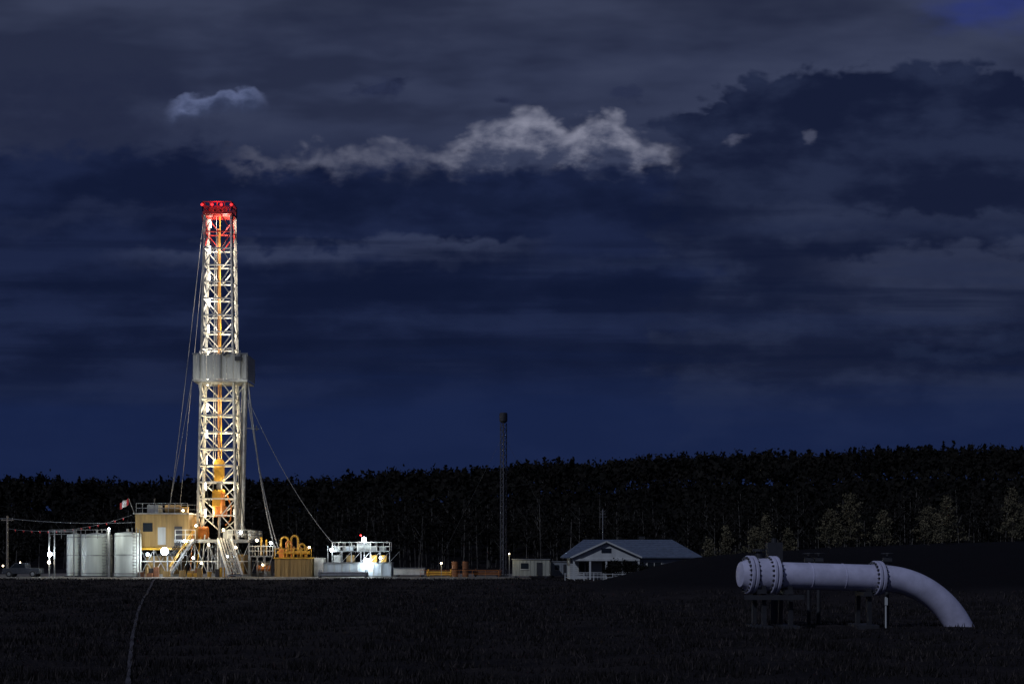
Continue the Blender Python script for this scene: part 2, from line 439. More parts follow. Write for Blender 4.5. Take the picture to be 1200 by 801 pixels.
for (x,y,h,w_) in [(20.6,149,3.9,1.3),(22.9,152,4.9,1.5),(25.4,148,3.6,1.4),(27.3,153,5.0,1.3),
                  (33.6,150,4.3,1.7),(36.4,153,6.1,2.2),(38.9,149,4.0,1.6),(44.2,151,4.4,1.9),(47.4,155,5.6,2.0),
                  (52.8,150,6.0,1.9),(56,154,5,1.8),(30.6,158,2.8,1.1)]:
    small_tree(x,y,h,w_)

# ------------------------------------------------------------ drilling rig
rig=root('drilling_rig')
RY=167.5
mb=MB(); tubes=MB()
def leg(sx,sy,z):
    t=(z-5.2)/(42.3-5.2); cxm=-34.5+0.1*t
    return Vector((cxm+sx*(2.25-0.7*t),RY+sy*(1.4-0.3*t),z))
zsn=np.linspace(5.2,42.3,20)
for sx in (-1,1):
    for sy in (-1,1):
        for a_,b_ in zip(zsn[:-1],zsn[1:]):
            mb.beam(leg(sx,sy,a_),leg(sx,sy,b_),0.26,WHITE)
for k,(a_,b_) in enumerate(zip(zsn[:-1],zsn[1:])):
    M=REDP if a_>38.0 else WHITE
    for sy in (-1,1):
        mb.beam(leg(-1,sy,b_),leg(1,sy,b_),0.14,M)
        c=(leg(-1,sy,a_)+leg(1,sy,a_))/2
        if sy>0:
            mb.beam(leg(-1,sy,b_),c,0.12,M); mb.beam(leg(1,sy,b_),c,0.12,M)
        else:
            if k%2==0: mb.beam(leg(-1,sy,a_),leg(-1,sy,b_).lerp(leg(1,sy,b_),0.38),0.11,M); mb.beam(leg(1,sy,a_),leg(1,sy,b_).lerp(leg(-1,sy,b_),0.38),0.11,M)
            else: mb.beam(leg(-1,sy,b_),leg(-1,sy,a_).lerp(leg(1,sy,a_),0.38),0.11,M); mb.beam(leg(1,sy,b_),leg(1,sy,a_).lerp(leg(-1,sy,a_),0.38),0.11,M)
    for sx in (-1,1):
        mb.beam(leg(sx,-1,b_),leg(sx,1,b_),0.11,M)
        p,q=(leg(sx,-1,a_),leg(sx,1,b_)) if k%2 else (leg(sx,1,a_),leg(sx,-1,b_))
        mb.beam(p,q,0.11,M)
mb.obj('mast',rig)
for k,z in enumerate(np.arange(7.5,42,3.1)):
    for sx in (-1,1):
        p=leg(sx*0.78,0.4,z); tubes.cyl(p-Vector((0,0,0.45)),p+Vector((0,0,0.45)),0.10,TUBE,6)
    point('mast_lamp',rig,(-34.5+(0.8 if k%2 else -0.8),RY-0.7,z),360 if z<22 else 270,(1,0.83,0.54) if z<22 else (1,0.93,0.83),0.15)
tubes.obj('mast_light_tubes',rig)
mb=MB()
mb.box(-36.1,-32.7,RY-1.5,RY+1.5,42.3,42.6,REDP)
for x in (-35.3,-34.6,-33.9): mb.cyl((x,RY-0.12,43.0),(x,RY+0.12,43.0),0.45,REDP,14)
mb.rail([(-36.1,RY-1.5,42.6),(-32.7,RY-1.5,42.6),(-32.7,RY+1.5,42.6),(-36.1,RY+1.5,42.6),(-36.1,RY-1.5,42.6)],1.1,REDP,0.7,0.09)
mb.beam((-36.1,RY,43.3),(-36.4,RY,43.9),0.1,REDP)
for x in (-36.15,-35.0,-33.9,-32.75): mb.sph((x,RY-1.6,43.35),0.15,BULBR)
mb.beam((-36.3,RY-1,42.3),(-35.9,RY-1,40.5),0.12,REDP); mb.beam((-32.6,RY-1,42.3),(-33,RY-1,40.5),0.12,REDP)
mb.obj('crown_block',rig)
point('crown_lamp',rig,(-34.4,RY-2.0,44.0),80,(1,0.05,0.06),0.2)
point('crown_lamp',rig,(-34.4,RY,43.6),30,(1,0.08,0.08),0.2)
mb=MB()
mb.box(-34.72,-34.52,RY+0.3,RY+0.5,6,41,mat('guide_rail_paint',(0.5,0.24,0.08),0.6))
mb.beam((-34.2,RY-0.1,13.5),(-34.4,RY,42.3),0.08,YEL)
mb.beam((-34.9,RY-0.1,13.5),(-34.8,RY,42.3),0.05,STEEL)
mb.beam((-35.2,RY-0.1,6),(-35.0,RY,38),0.07,STEEL)
mb.obj('drilling_line_and_guide_rail',rig)
mb=MB(); c=-34.4; y=RY-0.3
mb.box(c-0.55,c+0.55,y-0.35,y+0.35,11.2,12.9,YEL); mb.cyl((c,y-0.3,13.2),(c,y+0.3,13.2),0.62,YEL,16)
mb.box(c-0.3,c+0.3,y-0.3,y+0.3,10.2,11.2,DARK)
for s_ in (-1,1): mb.beam((c+s_*0.5,y,10.2),(c+s_*0.62,y,7.0),0.16,YEL)
mb.box(c-0.75,c+0.6,y-0.45,y+0.4,8.2,10.1,YEL); mb.box(c-0.5,c+0.85,y-0.4,y+0.4,7.0,8.2,ORG)
mb.cyl((c,y,7.0),(c,y,4.2),0.16,STEEL,10); mb.cyl((c+0.5,y-0.5,7.4),(c+0.5,y-0.5,9.8),0.24,ORG,10)
pts=[(c+0.9,y,9.6),(c+1.4,y,8.2),(c+1.3,y,6.6),(c+0.7,y,6.0)]
mb.path(pts,0.1,ORG); mb.path([(c-0.7,y,9.9),(c-1.3,y,8.4),(c-1.5,y,10.5),(c-1.7,y+0.5,14.5)],0.07,BLACK)
mb.obj('top_drive',rig,bevel=0.03)
mb=MB()
x0,x1=-36.95,-30.75; y0,y1=RY-2.6,RY+2.2
for i in range(16):
    xa=x0+(x1-x0)*i/16; xb=x0+(x1-x0)*(i+1)/16
    mb.box(xa,xb-0.03,y0-(0.06 if i%2 else 0),y0+0.08,22.9,25.75,GREY)
mb.box(x0-0.06,x0+0.04,y0+0.1,y1,22.9,25.75,GREY); mb.box(x1,x1+0.08,y0+0.1,y1,22.9,25.75,GREY)
mb.box(x0,x1,y0+0.1,y1,22.6,22.72,STEEL)
mb.box(x0-0.1,x1+0.12,y0-0.12,y0-0.02,25.78,25.9,STEEL); mb.box(x0-0.1,x1+0.12,y0-0.12,y0-0.02,22.7,22.85,STEEL)
for x in (-36.2,-33.8,-31.5): mb.beam((x,y0-0.12,22.7),(x,y0-0.12,26.2),0.1,STEEL)
mb.beam((-33.4,y0-0.15,25.6),(-32.9,y0-0.3,26.0),0.2,DARK); mb.box(-32.1,-31.3,y0-0.25,y0-0.12,25.0,25.5,DARK)
for x in (x0+0.3,x1-0.3): mb.beam((x,RY-1,22.6),(-34.5+(1.9 if x>-34 else -1.9),RY-1,20.8),0.14,WHITE)
mb.obj('racking_board',rig)
point('board_lamp',rig,(-36.0,RY-5.2,22.2),130,(0.98,1,0.93),0.2); point('board_lamp',rig,(-31.8,RY-5.2,22.2),130,(0.98,1,0.93),0.2)
mb=MB()
for i in range(7):
    mb.cyl((-32.3+0.14*i,RY-0.8+0.1*(i%3),4.6),(-31.6+0.1*i,RY-0.8,22.7),0.06,STEEL,6)
mb.cyl((-31.5,RY-1.6,4.6),(-31.1,RY-1.6,22.6),0.13,WHITE,8)
mb.beam((-31.5,RY-1.6,17.35),(-29.5,RY-1.6,17.2),0.1,STEEL); mb.beam((-29.8,RY-1.6,17.0),(-29.8,RY-1.6,17.6),0.12,STEEL)
mb.obj('racked_drill_pipe',rig)
def cat(p,q,sag,n=14):
    p=Vector(p);q=Vector(q); return [p.lerp(q,i/n)-Vector((0,0,sag*4*(i/n)*(1-i/n))) for i in range(n+1)]
mb=MB()
mb.path(cat((-36.3,RY,42.6),(-39.8,RY-2,8.2),1.0),0.035,WIRE,4)
mb.path(cat((-36.2,RY+1,42.0),(-38.9,RY-1,8),0.4),0.025,WIRE,4)
mb.path(cat((-36.9,RY-2,25),(-39.4,RY-4,8),0.3),0.03,WIRE,4)
mb.path(cat((-30.7,RY-2,22.6),(-27.4,RY-3,3.2),2.2),0.08,WIRE,5)
mb.path(cat((-30.7,RY-2,20.5),(-27.0,RY-3,3.2),1.6),0.06,WIRE,5)
mb.path(cat((-30.7,RY-2,20.6),(-19.8,RY-4,3.0),1.6),0.035,WIRE,4)
mb.path(cat((-32.0,RY-2,15),(-30.8,RY-3,5),1.4),0.06,BLACK,5)
mb.obj('guy_wires',rig)
mb=MB()
fl=4.3
mb.box(-38.6,-30.2,RY-5,RY+5,fl-0.35,fl,STEEL)
mb.rail([(-38.5,RY-4.9,fl),(-36.2,RY-4.9,fl)],1.1,WHITE,0.8); mb.rail([(-32.5,RY-4.9,fl),(-30.3,RY-4.9,fl),(-30.3,RY+4.9,fl)],1.1,WHITE,0.8)
for yy_ in (RY-4.8,RY+4.8):
    for xx in np.arange(-42.5,-30,1.55):
        t_=(fl-0.4 if xx>-38.8 else 3.3)
        mb.beam((xx,yy_,0.05),(xx,yy_,t_),0.16,STEEL)
        if xx<-31: 
            mb.beam((xx,yy_,0.2),(xx+1.55,yy_,t_-0.1),0.08,STEEL); mb.beam((xx,yy_,t_-0.1),(xx+1.55,yy_,0.2),0.08,STEEL)
    mb.beam((-42.6,yy_,0.2),(-30.2,yy_,0.2),0.28,STEEL); mb.beam((-42.6,yy_,3.25),(-38.7,yy_,3.25),0.28,YEL)
    mb.beam((-42.6,yy_,1.8),(-30.2,yy_,1.8),0.1,WHITE)
for s_ in (-1,1):
    mb.beam((-34.5+s_*2.25,RY-1.4,5.3),(-34.5+s_*2.6,RY-2.4,fl),0.34,WHITE)
    mb.beam((-34.5+s_*2.2,RY-1.4,10),(-34.5+s_*2.5,RY+4,fl),0.26,WHITE)
mb.beam((-34.5,RY,0.1),(-34.5,RY,fl),0.9,STEEL)
mb.box(-42.2,-39.0,RY-3.5,RY+3,0.1,2.4,TAN); mb.box(-33.2,-31.0,RY-3,RY+2,0.1,2.6,TAN)
mb.box(-37.9,-36.6,RY-3.5,RY-1.5,fl,fl+1.5,TAN); mb.box(-33.3,-32.4,RY-3.6,RY-2.2,fl,fl+1.1,GREY)
mb.cyl((-37.0,RY-1,fl+0.8),(-35.6,RY-1,fl+0.8),0.75,ORG,18)
for i in range(9):
    xx=-36.9+i*0.65; mb.cyl((xx,RY-4.4,0.3),(xx+random.uniform(-.5,.5),RY-4.0,fl+random.uniform(0,1.4)),0.07,random.choice([WHITE,STEEL,YEL,ORG]),6)
for i in range(18):
    xx=random.uniform(-42.3,-30.8); hh=random.uniform(0.4,1.3); ww_=random.uniform(0.2,0.7)
    ya=RY-7.5+random.random()
    mb.box(xx,xx+ww_,ya,ya+random.uniform(0.4,1),0.04,hh,random.choice([DARK,GREY,TAN,RUST,TAN,YEL,DARK]))
for i in range(5):
    xx=-38.2+i*0.3; mb.path(cat((xx,RY-5.1,fl-0.2),(xx-2.4,RY-5.4,2.6),0.7,8),0.05,BLACK,5)
mb.obj('substructure',rig)
mb=MB()
for xx in (-33.6,-32.1):
    mb.beam((xx,RY-5,fl),(xx+2.6,RY-12,0.3),0.22,WHITE)
for k in range(12):
    t_=k/11; p=Vector((-33.6,RY-5,fl)).lerp(Vector((-31.0,RY-12,0.3)),t_); mb.beam(p,p+Vector((1.5,0,0)),0.12,STEEL)
for k in range(4):
    mb.beam((-33.3+0.3*k,RY-5,fl+0.15),(-30.7+0.3*k,RY-12,0.42),0.12,STEEL)
for k in range(5):
    t_=k/4; p=Vector((-33.6,RY-5,fl)).lerp(Vector((-31.0,RY-12,0.3)),t_); mb.beam(p,(p.x,p.y,0.1),0.12,WHITE); mb.beam(p+Vector((1.5,0,0)),(p.x+1.5,p.y,0.1),0.12,WHITE)
for d in (0,0.9):
    mb.beam((-36.2,RY-5.2-d,fl),(-38.9,RY-5.2-d,0.2),0.2,STEEL)
    mb.beam((-36.2,RY-5.2-d,fl+1),(-38.9,RY-5.2-d,1.2),0.07,YEL)
for k in range(16):
    t_=k/15; p=Vector((-36.2,RY-5.2,fl)).lerp(Vector((-38.9,RY-5.2,0.2)),t_); mb.box(p.x-0.13,p.x+0.13,RY-6.1,RY-5.2,p.z-0.03,p.z+0.02,STEEL)
mb.obj('catwalk_ramp_and_stairs',rig)
mb=MB()
mb.box(-43.2,-37.1,RY-4.4,RY+1,3.45,7.2,TAN)
for k in range(13): mb.box(-43.1+k*0.48,-42.98+k*0.48,RY-4.46,RY-4.403,3.5,7.1,TAN)
mb.box(-42.3,-41.2,RY-4.5,RY-4.45,5.2,6.2,GLASS); mb.box(-38.7,-37.8,RY-4.5,RY-4.45,3.6,5.8,DARK)
mb.box(-40.6,-39.7,RY-4.5,RY-4.45,3.7,5.7,GREY)
mb.box(-43.4,-37.0,RY-4.6,RY+1.1,7.2,7.35,STEEL)
mb.rail([(-43.1,RY-4.4,7.35),(-37.2,RY-4.4,7.35)],1.1,STEEL,0.7)
mb.rail([(-43.1,RY+0.9,7.35),(-37.2,RY+0.9,7.35)],1.1,STEEL,1.0)
mb.box(-42.2,-40.9,RY-3,RY-1,7.36,8.3,GREY); mb.cyl((-40.3,RY-2,7.9),(-38.6,RY-2,7.9),0.45,TAN,14)
mb.box(-38.3,-37.6,RY-3,RY-2,7.36,8.1,YEL); mb.cyl((-41.6,RY-2,8.2),(-41.6,RY-2,9.1),0.08,DARK)
mb.obj('doghouse',rig)
mb=MB()
for p,r_ in (((-39.2,RY-7.0,2.95),0.42),((-37.3,RY-5.4,4.1),0.16),((-41.6,RY-5.1,2.6),0.16),((-36.1,RY-6.4,2.2),0.12),((-32.2,RY-6.4,2.4),0.12)):
    mb.sph(p,r_,BULB,12)
for p in ((-33.0,RY-4.9,5.4),(-36.4,RY-3.7,5.9),(-34.6,RY-5.3,3.7),(-35.4,RY-5.4,1.6),(-40.6,RY-5.1,1.0),(-31.5,RY-5.3,3.4),(-37.6,RY-4.9,7.6)):
    mb.sph(p,0.13,BULBW)
mb.sph((-31.0,RY-4.9,5.1),0.15,BULB)
mb.obj('work_lamp_bulbs',rig)
point('work_lamp',rig,(-39.2,RY-7.8,2.9),320,(0.85,0.92,1),0.2)
point('work_lamp',rig,(-33.4,RY-6.5,5.6),380,(1,0.86,0.58),0.2)
point('work_lamp',rig,(-36.5,RY-7.5,4.5),180,(1,0.90,0.70),0.2)
point('work_lamp',rig,(-34.5,RY,2.2),180,(1,0.82,0.55),0.2)
point('work_lamp',rig,(-40.2,RY-2.8,9.4),60,(1,0.85,0.6),0.2)

fl_=root('flag'); mb=MB()
red=mat('flag_red',(0.6,0.05,0.05),0.8); wht=mat('flag_white',(0.75,0.75,0.75),0.8)
mb.cyl((-43.2,RY-4.7,7.2),(-43.9,RY-4.7,9.0),0.04,STEEL,6)
vs=[];n=8
for i in range(n+1):
    for j in range(4):
        vs.append((-43.9-1.0*i/n,RY-4.7+0.12*math.sin(i*1.1),9.0-0.75*j/3-0.55*i/n+0.05*math.sin(i*1.7)))
for i in range(n):
    for j in range(3):
        mb.add([vs[i*4+j],vs[i*4+j+1],vs[(i+1)*4+j+1],vs[(i+1)*4+j]],[(0,1,2,3)],wht if 2<=i<=5 else red)
mb.obj('flag_cloth',fl_)

# ------------------------------------------------------------ storage tanks
def tank(x,y,r,h,name='storage_tank'):
    rt=root(name,(x,y,0)); mb=MB()
    prof=[(0,0.15),(r,0.15),(r,h*0.97),(r*0.94,h),(0,h+0.18)]
    n=32; vs=[];fs=[]
    for (rr,zz) in prof:
        for i in range(n):
            a=2*math.pi*i/n; vs.append((rr*math.cos(a),rr*math.sin(a),zz))
    for j in range(len(prof)-1):
        for i in range(n): fs.append((j*n+i,j*n+(i+1)%n,(j+1)*n+(i+1)%n,(j+1)*n+i))
    mb.add(vs,fs,TANKM); mb.obj('shell',rt,smooth=True)
    mb=MB()
    for zz in (0.4,h*0.5,h*0.93): mb.tube([(0,0,zz),(0,0,zz+0.08)],r+0.04,STEEL,32)
    mb.box(-r,r,-r,r,0,0.14,DARK)
    for dx in (-0.25,0.25): mb.beam((r*0.7+dx,-r*0.8,0),(r*0.7+dx,-r*0.8,h+0.6),0.07,STEEL)
    for k in range(int(h/0.35)): mb.beam((r*0.7-0.25,-r*0.8,0.3+k*0.35),(r*0.7+0.25,-r*0.8,0.3+k*0.35),0.05,STEEL)
    mb.cyl((0,0,h),(0,0,h+0.5),0.15,STEEL,10)
    mb.obj('bands_and_ladder',rt)
tank(-48.0,164.5,1.75,4.9); tank(-43.7,161.8,1.5,5.0); tank(-51.0,166,0.95,4.9)
tf=root('tank_frame'); mb=MB()
for xx in (-52.9,-52.3,-50.1,-46.0,-45.4,-41.9):
    mb.beam((xx,160.0 if xx>-45.5 else 162.6,0),(xx,160.0 if xx>-45.5 else 162.6,5.4),0.13,STEEL)
mb.beam((-52.9,162.6,5.2),(-50.1,162.6,5.2),0.12,STEEL); mb.rail([(-52.9,162.6,4.4),(-46.0,162.6,4.4)],1.0,STEEL,1.2)
for k in range(12): mb.beam((-46.6,162.6,0.3+k*0.4),(-46.0,162.6,0.3+k*0.4),0.05,STEEL)
mb.box(-52.6,-50.6,168,170,0.1,3.8,GREY)
mb.obj('frame',tf)
mb=MB(); mb.sph((-52.7,162.2,2.6),0.26,BULB); mb.sph((-52.8,162.2,1.7),0.18,BULBW); mb.sph((-46.0,162.3,5.5),0.12,BULB); mb.obj('lamp_bulb',tf)
point('yard_lamp',tf,(-53.2,161.6,3.0),140,(0.85,0.95,1),0.15)
point('yard_lamp',tf,(-46.2,157.8,5.6),420,(0.93,1,0.9),0.2)

# ------------------------------------------------------------ mud pump platform / manifold
pm=root('pump_platform'); y=164.5; mb=MB()
mb.box(-27.2,-23.0,y-1.5,y+2,0.02,2.1,TAN); mb.box(-27.3,-22.9,y-1.6,y+2.1,2.1,2.25,YEL)
for k in range(9): mb.box(-27.1+k*0.48,-27.03+k*0.48,y-1.55,y-1.503,0.1,2.05,TAN)
mb.rail([(-27.2,y-1.5,2.25),(-23.0,y-1.5,2.25)],1.0,YEL,0.9,0.07)
def arch(x,w,z0,z1,r,m,yy):
    pts=[(x-w,yy,z0)]+[(x-w*math.cos(a),yy,z1-w+w*math.sin(a)) for a in np.linspace(0,math.pi,9)]+[(x+w,yy,z0)]
    mb.path(pts,r,m,8)
arch(-26.3,0.42,2.2,4.6,0.13,YEL,y); arch(-25.2,0.4,2.2,4.75,0.13,YEL,y+0.4); arch(-24.3,0.35,2.2,3.8,0.12,YEL,y); arch(-25.7,0.3,2.2,4.1,0.1,ORG,y-0.7)
mb.cyl((-27.0,y-0.6,2.8),(-23.3,y-0.6,2.8),0.22,YEL,12); mb.box(-26.8,-26.2,y-1,y,2.25,3.2,ORG)
for x in (-26.7,-25.9,-25.1,-24.3,-23.6): mb.cyl((x,y-0.9,2.3),(x,y-0.9,3.5),0.07,YEL,8); mb.cyl((x-0.15,y-0.9,3.3),(x+0.15,y-0.9,3.3),0.12,RUST,8)
mb.obj('manifold',pm,bevel=0)
mb=MB()
mb.box(-30.2,-27.5,y-1,y+1,2.3,2.45,STEEL)
mb.rail([(-30.2,y-1,2.45),(-27.5,y-1,2.45)],1.1,WHITE,0.6); mb.rail([(-30.2,y+1,2.45),(-27.5,y+1,2.45)],1.1,WHITE,0.6)
for xx in np.arange(-30.1,-27.6,0.85):
    mb.beam((xx,y-1,0.05),(xx,y-1,2.3),0.12,STEEL); mb.beam((xx,y-1,0.05),(xx+0.85,y-1,2.3),0.08,STEEL)
mb.box(-29.8,-28.1,y+1.2,y+3,0.1,1.8,GREY); mb.cyl((-29.4,y-0.4,1.0),(-27.9,y-0.4,1.0),0.35,ORG,12)
mb.cyl((-29.0,y,2.5),(-29.0,y,4.6),0.12,YEL,8); mb.cyl((-28.4,y,2.5),(-28.4,y,4.3),0.1,YEL,8)
mb.obj('walkway',pm)
mb=MB(); mb.sph((-29.3,y-1.2,4.2),0.16,BULBW); mb.sph((-27.7,y-1.2,3.9),0.15,BULB); mb.sph((-28.6,y-1.3,1.4),0.11,BULBW); mb.sph((-23.2,y-1.8,3.4),0.12,BULBW); mb.obj('lamp_bulb',pm)
point('platform_lamp',pm,(-26,y-4,5.2),200,(1,0.9,0.7),0.2); point('platform_lamp',pm,(-29.1,y-2.5,4.3),110,(1,0.9,0.75),0.15)

# ------------------------------------------------------------ mud tanks with shakers
mt=root('mud_tank_unit'); y=165; mb=MB()
mb.box(-21.6,-13.9,y-1.5,y+1.5,0.1,1.55,PALE)
for xx in np.arange(-21.4,-14.2,0.9): mb.box(xx,xx+0.12,y-1.58,y-1.503,0.15,1.5,GREY)
mb.box(-22.8,-21.7,y-1.2,y+1.2,0.1,2.2,WHITE); mb.box(-21.7,-13.8,y-1.6,y+1.6,1.56,1.68,STEEL)
mb.box(-20.7,-14.1,y-1.2,y+1.4,2.9,3.0,STEEL)
for xx in np.arange(-20.7,-14.0,1.1):
    mb.beam((xx,y-1.2,1.68),(xx,y-1.2,2.9),0.12,STEEL)
    mb.beam((xx,y-1.2,1.7),(xx+1.1,y-1.2,2.9),0.06,STEEL)
mb.rail([(-20.7,y-1.2,3.0),(-14.1,y-1.2,3.0)],1.0,WHITE,0.7,0.055); mb.rail([(-20.7,y+1.3,3.0),(-14.1,y+1.3,3.0)],1.0,WHITE,0.9,0.055)
for xx in (-20.2,-18.7,-16.0,-14.9): 
    mb.box(xx-0.4,xx+0.4,y-0.8,y+0.6,1.7,2.5,random.choice([GREY,TAN,YEL])); mb.box(xx-0.45,xx+0.3,y-0.5,y+0.5,3.02,3.5,random.choice([GREY,PALE]))
mb.cyl((-19.6,y,3.1),(-18.2,y,3.5),0.25,GREY,10); mb.box(-18.0,-16.4,y-0.3,y+0.6,3.02,3.9,GREY)
mb.beam((-21.2,y-1.3,1.7),(-21.2,y-1.3,3.6),0.1,STEEL)
mb.beam((-17.0,y-1.4,1.7),(-17.0,y-1.4,4.4),0.09,STEEL); mb.beam((-18.7,y-1.4,3),(-18.7,y-1.4,4.1),0.07,STEEL)
mb.obj('tank_and_shakers',mt)
mb=MB(); mb.sph((-17.0,y-1.7,4.3),0.28,BULB,12); mb.sph((-16.6,y-1.9,1.75),0.42,BULB,12); mb.sph((-20.7,y-1.7,3.1),0.2,BULB); mb.sph((-15.1,y-1.7,2.2),0.13,BULB)
mb.sph((-17.4,y-1.5,4.8),0.1,BULBR); mb.obj('lamp_bulbs',mt)
point('flood_lamp',mt,(-17.0,y-2.8,4.3),110,(0.8,0.95,1),0.2); point('flood_lamp',mt,(-16.6,y-4.6,1.9),80,(0.75,0.93,1),0.2); point('flood_lamp',mt,(-20.7,y-2.6,3.2),70,(0.85,0.95,1),0.2)

def cont(name,x0,x1,y0,y1,z1,m,win=True):
    r=root(name,((x0+x1)/2,(y0+y1)/2,0)); mb=MB(); w=(x1-x0)/2; d=(y1-y0)/2
    mb.box(-w,w,-d,d,0.25,z1,m); mb.box(-w-0.08,w+0.08,-d-0.08,d+0.08,z1,z1+0.1,STEEL)
    for xx in (-w*0.8,w*0.8): mb.box(xx-0.15,xx+0.15,-d,d,-0.02,0.25,DARK)
    k=-w+0.3
    while k<w-0.2: mb.box(k,k+0.05,-d-0.04,-d-0.003,0.3,z1-0.05,m); k+=0.4
    if win:
        mb.box(-w*0.55,-w*0.15,-d-0.07,-d-0.045,z1*0.5,z1*0.82,GLASS)
        mb.box(w*0.3,w*0.6,-d-0.07,-d-0.045,0.3,z1*0.85,DARK)
        mb.box(-w*0.58,-w*0.12,-d-0.08,-d-0.045,z1*0.46,z1*0.5,WHITE)
    mb.obj('body',r)
    return r
cont('equipment_crate',-13.6,-10.1,163.5,166,0.95,WHITE,False)
cont('site_trailer',0.05,4.1,155,158,2.0,mat('trailer_cream',(0.42,0.42,0.34),0.6,var=0.3,streak=True))
cont('site_trailer',4.3,6.4,157,160,1.75,mat('trailer_grey',(0.3,0.32,0.33),0.6,var=0.3,streak=True))
st=root('trailer_lamp'); mb=MB(); mb.beam((-0.3,154.7,0),(-0.3,154.7,2.6),0.08,STEEL); mb.sph((-0.3,154.6,2.65),0.06,BULBW); mb.obj('post',st)
point('lamp',st,(-0.1,153.6,2.6),22,(1,0.9,0.6),0.15)

def rack(x,y,L,m,name='pipe_rack'):
    r=root(name,(x,y,0)); mb=MB()
    for xx in (0.2,L-0.2): mb.beam((xx,-0.8,0.1),(xx,0.8,0.1),0.2,DARK); mb.beam((xx,-0.8,0.1),(xx,-0.8,0.9),0.12,m); mb.beam((xx,0.8,0.1),(xx,0.8,0.9),0.12,m)
    for k in range(5): mb.cyl((0,-0.6+k*0.28,0.3),(L,-0.6+k*0.28,0.3),0.12,m,8)
    for k in range(4): mb.cyl((0,-0.46+k*0.28,0.54),(L,-0.46+k*0.28,0.54),0.12,m,8)
    mb.obj('pipes',r)
rack(-9.8,163,3.0,YEL); rack(-4.4,164,3.2,RUST); rack(-21.5,158,5.5,STEEL)
for x in (-6.5,-5.3):
    r=root('steel_drum_stack',(x,162,0)); mb=MB()
    for zz in (0.05,0.95): 
        mb.tube([(0,0,zz),(0,0,zz+0.84)],0.36,RUST,18)
        for q in (0.02,0.28,0.56,0.8): mb.tube([(0,0,zz+q),(0,0,zz+q+0.03)],0.38,RUST,18)
    mb.obj('drums',r)
fr=root('safety_fence'); mb=MB()
mb.rail([(-10.2,158,0.05),(-1.5,157,0.05)],0.8,ORG,1.4,0.035); mb.obj('rails',fr)
yl=root('yard_lamp_post'); mb=MB(); mb.beam((-8.0,161,0),(-8.0,161,1.6),0.08,STEEL); mb.sph((-8.0,160.9,1.6),0.1,BULBW); mb.obj('post',yl)
point('lamp',yl,(-7.6,160,1.6),40,(1,0.85,0.5),0.15)

# ------------------------------------------------------------ flare stack
fs_=root('flare_stack',(-1.0,166,0)); mb=MB()
FLM=mat('stack_steel',(0.10,0.10,0.11),0.6,0.2)
w_=0.42
P3=[Vector((w_*math.cos(a),w_*math.sin(a),0)) for a in (0.5,0.5+2.094,0.5+4.189)]
for p in P3: mb.beam(p,p+Vector((0,0,17.9)),0.10,FLM)
for k in range(24):
    z=k*0.745
    for i_ in range(3):
        p,q=P3[i_],P3[(i_+1)%3]; mb.beam(p+Vector((0,0,z)),q+Vector((0,0,z+0.745)),0.05,FLM); mb.beam(p+Vector((0,0,z)),q+Vector((0,0,z)),0.05,FLM)
mb.cyl((0,0,0),(0,0,18),0.07,FLM,10)
mb.tube([(0,0,17.9),(0,0,18.1),(0,0,18.15),(0,0,19.0),(0,0,19.1)],[0.25,0.45,0.47,0.47,0.4],DARK,16)
mb.box(-0.8,0.8,-0.8,0.8,0,0.2,DARK); mb.obj('stack',fs_)
mb=MB()
for a,b in (((0,0,16.5),(9,14,0.1)),((0,0,16.5),(-9,14,0.1)),((0,0,16.5),(0,-15,0.1))): mb.path([a,b],0.008,WIRE,4)
mb.obj('stay_wires',fs_)

# ------------------------------------------------------------ house
H=root('bungalow_house',(0,0,0)); y0=147; y1=155; ez=2.35; gb=-0.3
ROOF=mat('roof_shingles',(0.12,0.15,0.21),0.8,var=0.3,scale=2.5,bump=0.4)
mb=MB(); mb.box(6.0,19.0,y0,y1,gb,ez-0.05,WALLM)
for k in range(12): mb.box(5.99,19.01,y0-0.02,y0-0.003,gb+0.15+k*0.2,gb+0.17+k*0.2,GREY)
mb.obj('walls',H)
mb=MB()
A=(5.3,y0-0.6,ez);B=(19.6,y0-0.6,ez);C=(19.6,y1+0.6,ez);D=(5.3,y1+0.6,ez); R1=(7.6,(y0+y1)/2,4.15);R2=(17.0,(y0+y1)/2,4.15)
def down(p): return (p[0],p[1],p[2]-0.14)
mb.add([A,B,C,D,R1,R2,down(A),down(B),down(C),down(D)],[(0,1,5,4),(1,2,5),(2,3,4,5),(3,0,4),(0,6,7,1),(1,7,8,2),(2,8,9,3),(3,9,6,0),(6,9,8,7)],ROOF)
for k in range(1,9):
    t_=k/9; a=Vector(A).lerp(Vector(R1),t_); b_=Vector(B).lerp(Vector(R2),t_); mb.beam(a+Vector((0,-0.01,0.01)),b_+Vector((0,-0.01,0.01)),0.03,ROOF)
gx0,gx1=6.2,13.0; gy=y0-2.2; az_=3.95
def slab(p,q,r_,s_,m,th=0.12):
    vs=[p,q,r_,s_]; vs2=[(a[0],a[1],a[2]-th) for a in vs]
    mb.add(vs+vs2,[(0,1,2,3),(7,6,5,4),(0,4,5,1),(1,5,6,2),(2,6,7,3),(3,7,4,0)],m)
gc=(gx0+gx1)/2
slab((gc,gy-0.3,az_),(gc,151,az_),(gx0-0.2,151,ez-0.02),(gx0-0.2,gy-0.3,ez-0.02),ROOF)
slab((gc,gy-0.3,az_+0.004),(gx1+0.2,gy-0.3,ez-0.02),(gx1+0.2,151,ez-0.02),(gc,151,az_+0.004),ROOF)
mb.obj('roof',H)
mb=MB()
mb.add([(gx0,gy,ez-0.2),(gx1,gy,ez-0.2),(gx1,gy,ez-0.1),(gc,gy,az_-0.18),(gx0,gy,ez-0.1)],[(0,1,2,3,4)],WALLM)
